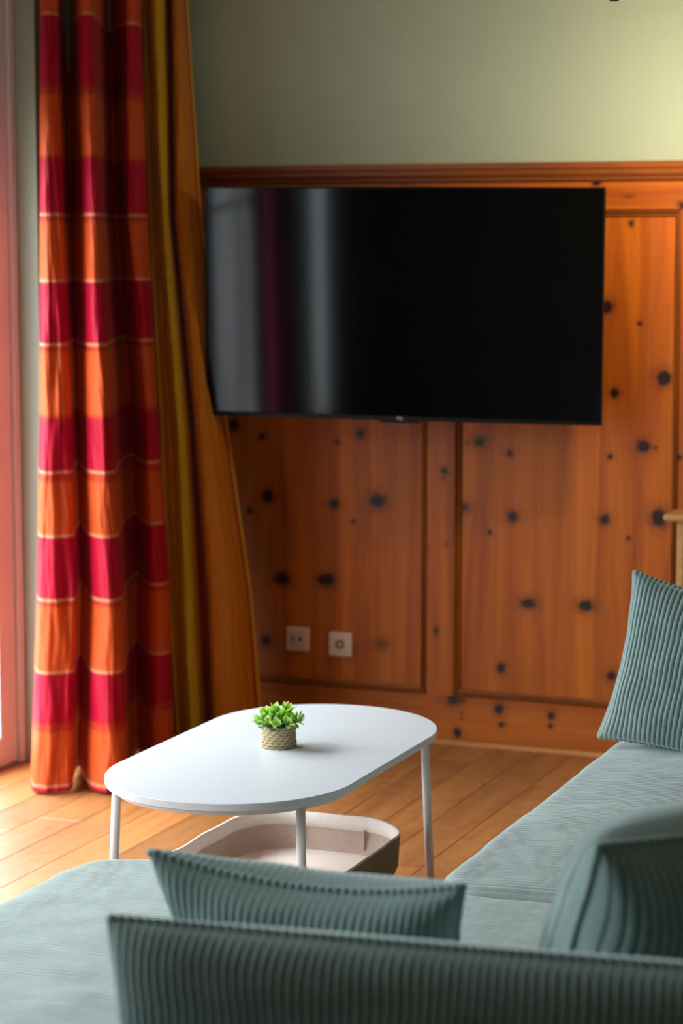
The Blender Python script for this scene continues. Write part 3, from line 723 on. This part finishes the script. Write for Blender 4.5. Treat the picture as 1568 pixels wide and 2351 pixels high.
# ------------------------------------------------------------------ corduroy cushions and sofa
PITCHR = .0120
def ribf(u): return abs(math.cos(math.pi*u))**.7
def pillow(name, Wd, Hd, T, label, M, pinch=.07, res=None, sag=0, group=None, rows=70, top_soft=0, seed=0, crease=.003, pr_=PITCHR):
    """two-sided knife-edge cushion in local x (width), z (height), y (thickness), ribs run along z"""
    e = empty(name, M.to_translation()); e.matrix_world = M
    tag(e, label, 'cushion', group)
    nx = int(Wd/pr_*6); nz = rows
    for side in (-1, 1):
        V, F, A = [], [], []
        for j in range(nz+1):
            v = -1+2*j/nz; v = math.sin(v*math.pi/2)*.55+v*.45
            for i in range(nx+1):
                u = -1+2*i/nx
                x_ = u*Wd/2*(1-pinch*(1-v*v)*abs(u)**3); z_ = v*Hd/2*(1-pinch*(1-u*u)*abs(v)**3)
                z_ += sag*(1-u*u)*max(0, v)**2
                t = (max(0, 1-abs(u)**3.2)*max(0, 1-abs(v)**3.2))**.42
                rb = ribf(u*Wd/2/pr_)
                edge = min(1, t*1.6)
                wr = noise.noise(Vector((u*2.2+seed, v*2.2, seed)))*.5+noise.noise(Vector((u*5+seed, v*5, seed)))*.22
                tt = T/2*t*(1+.16*wr) + (.0036*rb-.0018)*(.35+.65*edge)+.0025
                # radiating creases from the corners
                x_ += .0025*noise.noise(Vector((u*3, v*3, seed+9)))*Wd*4*.6
                V.append((x_, side*tt, z_)); A.append(rb)
        n0 = nx+1
        for j in range(nz):
            for i in range(nx):
                a = j*n0+i
                F.append((a, a+1, a+n0+1, a+n0) if side < 0 else (a, a+n0, a+n0+1, a+1))
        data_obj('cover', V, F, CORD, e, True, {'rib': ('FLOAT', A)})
    # ribbed seam edge
    V, F, A = [], [], []; per = []
    def edge_pt(u, v):
        x_ = u*Wd/2*(1-pinch*(1-v*v)*abs(u)**3); z_ = v*Hd/2*(1-pinch*(1-u*u)*abs(v)**3)+sag*(1-u*u)*max(0, v)**2
        x_ += .0025*noise.noise(Vector((u*3, v*3, seed+9)))*Wd*4*.6
        return Vector((x_, 0, z_))
    n1 = int(Wd/pr_*5); n2 = 80
    for i in range(n1): per.append((-1+2*i/n1, 1))
    for i in range(n2): per.append((1, 1-2*i/n2))
    for i in range(n1): per.append((1-2*i/n1, -1))
    for i in range(n2): per.append((-1, -1+2*i/n2))
    P = [edge_pt(*p) for p in per]; k = len(P); nv = 8
    for i, p in enumerate(P):
        tn = (P[(i+1) % k]-P[i-1]).normalized(); nn = tn.cross(Vector((0, 1, 0)))
        u = per[i][0]; rb = ribf(u*Wd/2/pr_) if abs(per[i][1]) == 1 else .8
        r_ = .0056*(.55+.55*rb)
        for j in range(nv):
            a = 2*math.pi*j/nv; V.append(tuple(p+nn*r_*math.cos(a)+Vector((0, 1, 0))*r_*math.sin(a)*1.15)); A.append(rb)
    for i in range(k):
        for j in range(nv):
            F.append((i*nv+j, i*nv+(j+1) % nv, ((i+1) % k)*nv+(j+1) % nv, ((i+1) % k)*nv+j))
    data_obj('seam_edge', V, F, CORD, e, True, {'rib': ('FLOAT', A)})
    return e
def place(base, w_dir_deg, lean_deg, roll_deg, Hd):
    """base: bottom centre; width axis heading; lean back (local -y side tips down) and in-plane roll"""
    return Matrix.Translation(base) @ Matrix.Rotation(R(w_dir_deg), 4, 'Z') @ Matrix.Rotation(R(lean_deg), 4, 'X') @ Matrix.Rotation(R(roll_deg), 4, 'Y') @ Matrix.Translation((0, 0, Hd/2))

def seat(name, x0, x1, y0, y1, z0, z1, rad, parent, crown=.012, cr=.10, seed=0, overb=0):
    """rounded seat cushion; ribs run along x (rows along y are dense)"""
    pr_ = .0125; V, F, A = [], [], []
    ys = []; n = int((y1-y0)/pr_*5); xs_n = 60
    cx, cy = (x0+x1)/2, (y0+y1)/2; hx, hy = (x1-x0)/2, (y1-y0)/2
    def top(x_, y_):
        # distance to rounded-rect boundary
        qx = abs(x_-cx)-(hx-cr); qy = abs(y_-cy)-(hy-cr)
        d = math.hypot(max(qx, 0), max(qy, 0))+min(max(qx, qy), 0)-cr   # <=0 inside
        return -d
    rows = n
    for j in range(rows+1):
        y_ = y0+(y1-y0)*j/rows
        # half width at this y for the rounded corner
        qy = abs(y_-cy)-(hy-cr); hw_ = hx if qy <= 0 else hx-cr+math.sqrt(max(0, cr*cr-qy*qy))
        for i in range(xs_n+1):
            t = -1+2*i/xs_n; t = math.sin(t*math.pi/2)
            x_ = cx+t*hw_
            d = max(0, top(x_, y_)); k = min(1, d/rad)
            drop = rad*(1-math.sqrt(max(0, 1-(1-k)**2)))
            u = abs(x_-cx)/hx; v = abs(y_-cy)/hy
            cz_ = crown*(1-u**4)*(1-v**4)
            wob = .006*noise.noise(Vector((x_*4+seed, y_*4, seed)))+.0035*noise.noise(Vector((x_*12+seed, y_*12, seed)))
            brk = noise.noise(Vector((x_*30, y_*30, seed+2)))
            rb = ribf((y_-y0)/pr_); am = .0042*(1-.45*max(0, brk))
            V.append((x_, y_, z1-drop+cz_+wob+am*rb)); A.append(min(1, rb+.25*max(0, brk)))
    n0 = xs_n+1
    for j in range(rows):
        for i in range(xs_n):
            a = j*n0+i; F.append((a, a+1, a+n0+1, a+n0))
    # skirt round the edge
    loop = [i for i in range(n0)]+[j*n0+xs_n for j in range(1, rows+1)]+[rows*n0+i for i in range(xs_n-1, -1, -1)]+[j*n0 for j in range(rows-1, 0, -1)]
    prev = loop; L = len(loop)
    for zf, inset in ((.35, 0.004), (.75, .004), (1.0, -.004)):
        cur_ = []
        for idx in loop:
            vx, vy, vz = V[idx]; ox, oy = vx-cx, vy-cy
            s = 1+inset/max(.1, math.hypot(ox, oy))
            V.append((cx+ox*s, cy+oy*s, vz+(z0-vz)*zf)); A.append(A[idx] if zf < 1 else .5); cur_.append(len(V)-1)
        for i in range(L): F.append((prev[i], cur_[i], cur_[(i+1) % L], prev[(i+1) % L]))
        prev = cur_
    F.append(tuple(prev))
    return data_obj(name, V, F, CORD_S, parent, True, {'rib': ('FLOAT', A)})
sofa = empty('sofa', (-1.3, 3.6, 0)); tag(sofa, 'sage green corduroy corner sofa wrapping round the right of the white table', 'sofa')
def sadopt(o):
    for v in o.data.vertices: v.co -= sofa.location
    o.parent = sofa; return o
sadopt(seat('seat_cushion', -2.115, -.30, 2.50, 3.92, .22, .392, .045, None, seed=1, cr=.16))
sadopt(seat('seat_cushion', -1.395, -.32, 3.895, 5.60, .22, .408, .040, None, seed=4, cr=.10))
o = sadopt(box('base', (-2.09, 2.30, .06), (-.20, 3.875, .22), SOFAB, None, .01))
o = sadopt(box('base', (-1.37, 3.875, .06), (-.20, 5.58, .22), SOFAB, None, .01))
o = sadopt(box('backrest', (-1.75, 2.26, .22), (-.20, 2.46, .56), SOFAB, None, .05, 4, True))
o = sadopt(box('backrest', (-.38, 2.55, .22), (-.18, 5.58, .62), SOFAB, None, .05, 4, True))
for (x_, y_) in ((-2.02, 2.4), (-2.02, 3.8), (-.3, 2.4), (-1.3, 5.45), (-.3, 5.45), (-.3, 3.9)):
    bm = bmesh.new(); add_tube(bm, (x_, y_, 0), (x_, y_, .062), .018, .024); sadopt(mesh_obj('foot', bm, BLACK, None))

pillow('cushion', .94, .365, .15, 'long dark sage corduroy back cushion across the bottom edge', place(Vector((-.855, 2.59, .385)), 6.5, 7, 0, .365), pinch=.015, rows=60, seed=2)
pillow('cushion', .475, .38, .15, 'sage corduroy cushion standing behind the long one, its upper left corner sticking up', place(Vector((-1.205, 3.02, .388)), 0, 26, 0, .38), pinch=.13, rows=60, sag=-.012, seed=5)
pillow('cushion', .60, .51, .30, 'plump dark sage cushion with a pale sunlit rim at the right edge', place(Vector((-.73, 3.13, .372)), 50, 26, 0, .51), pinch=.04, rows=60, seed=8)
pillow('cushion', .44, .40, .13, 'upright sage corduroy cushion at the far end of the sofa by the panelling', place(Vector((-1.185, 5.12, .398)), 0, -6, 10, .40), pinch=.09, rows=60, seed=12)
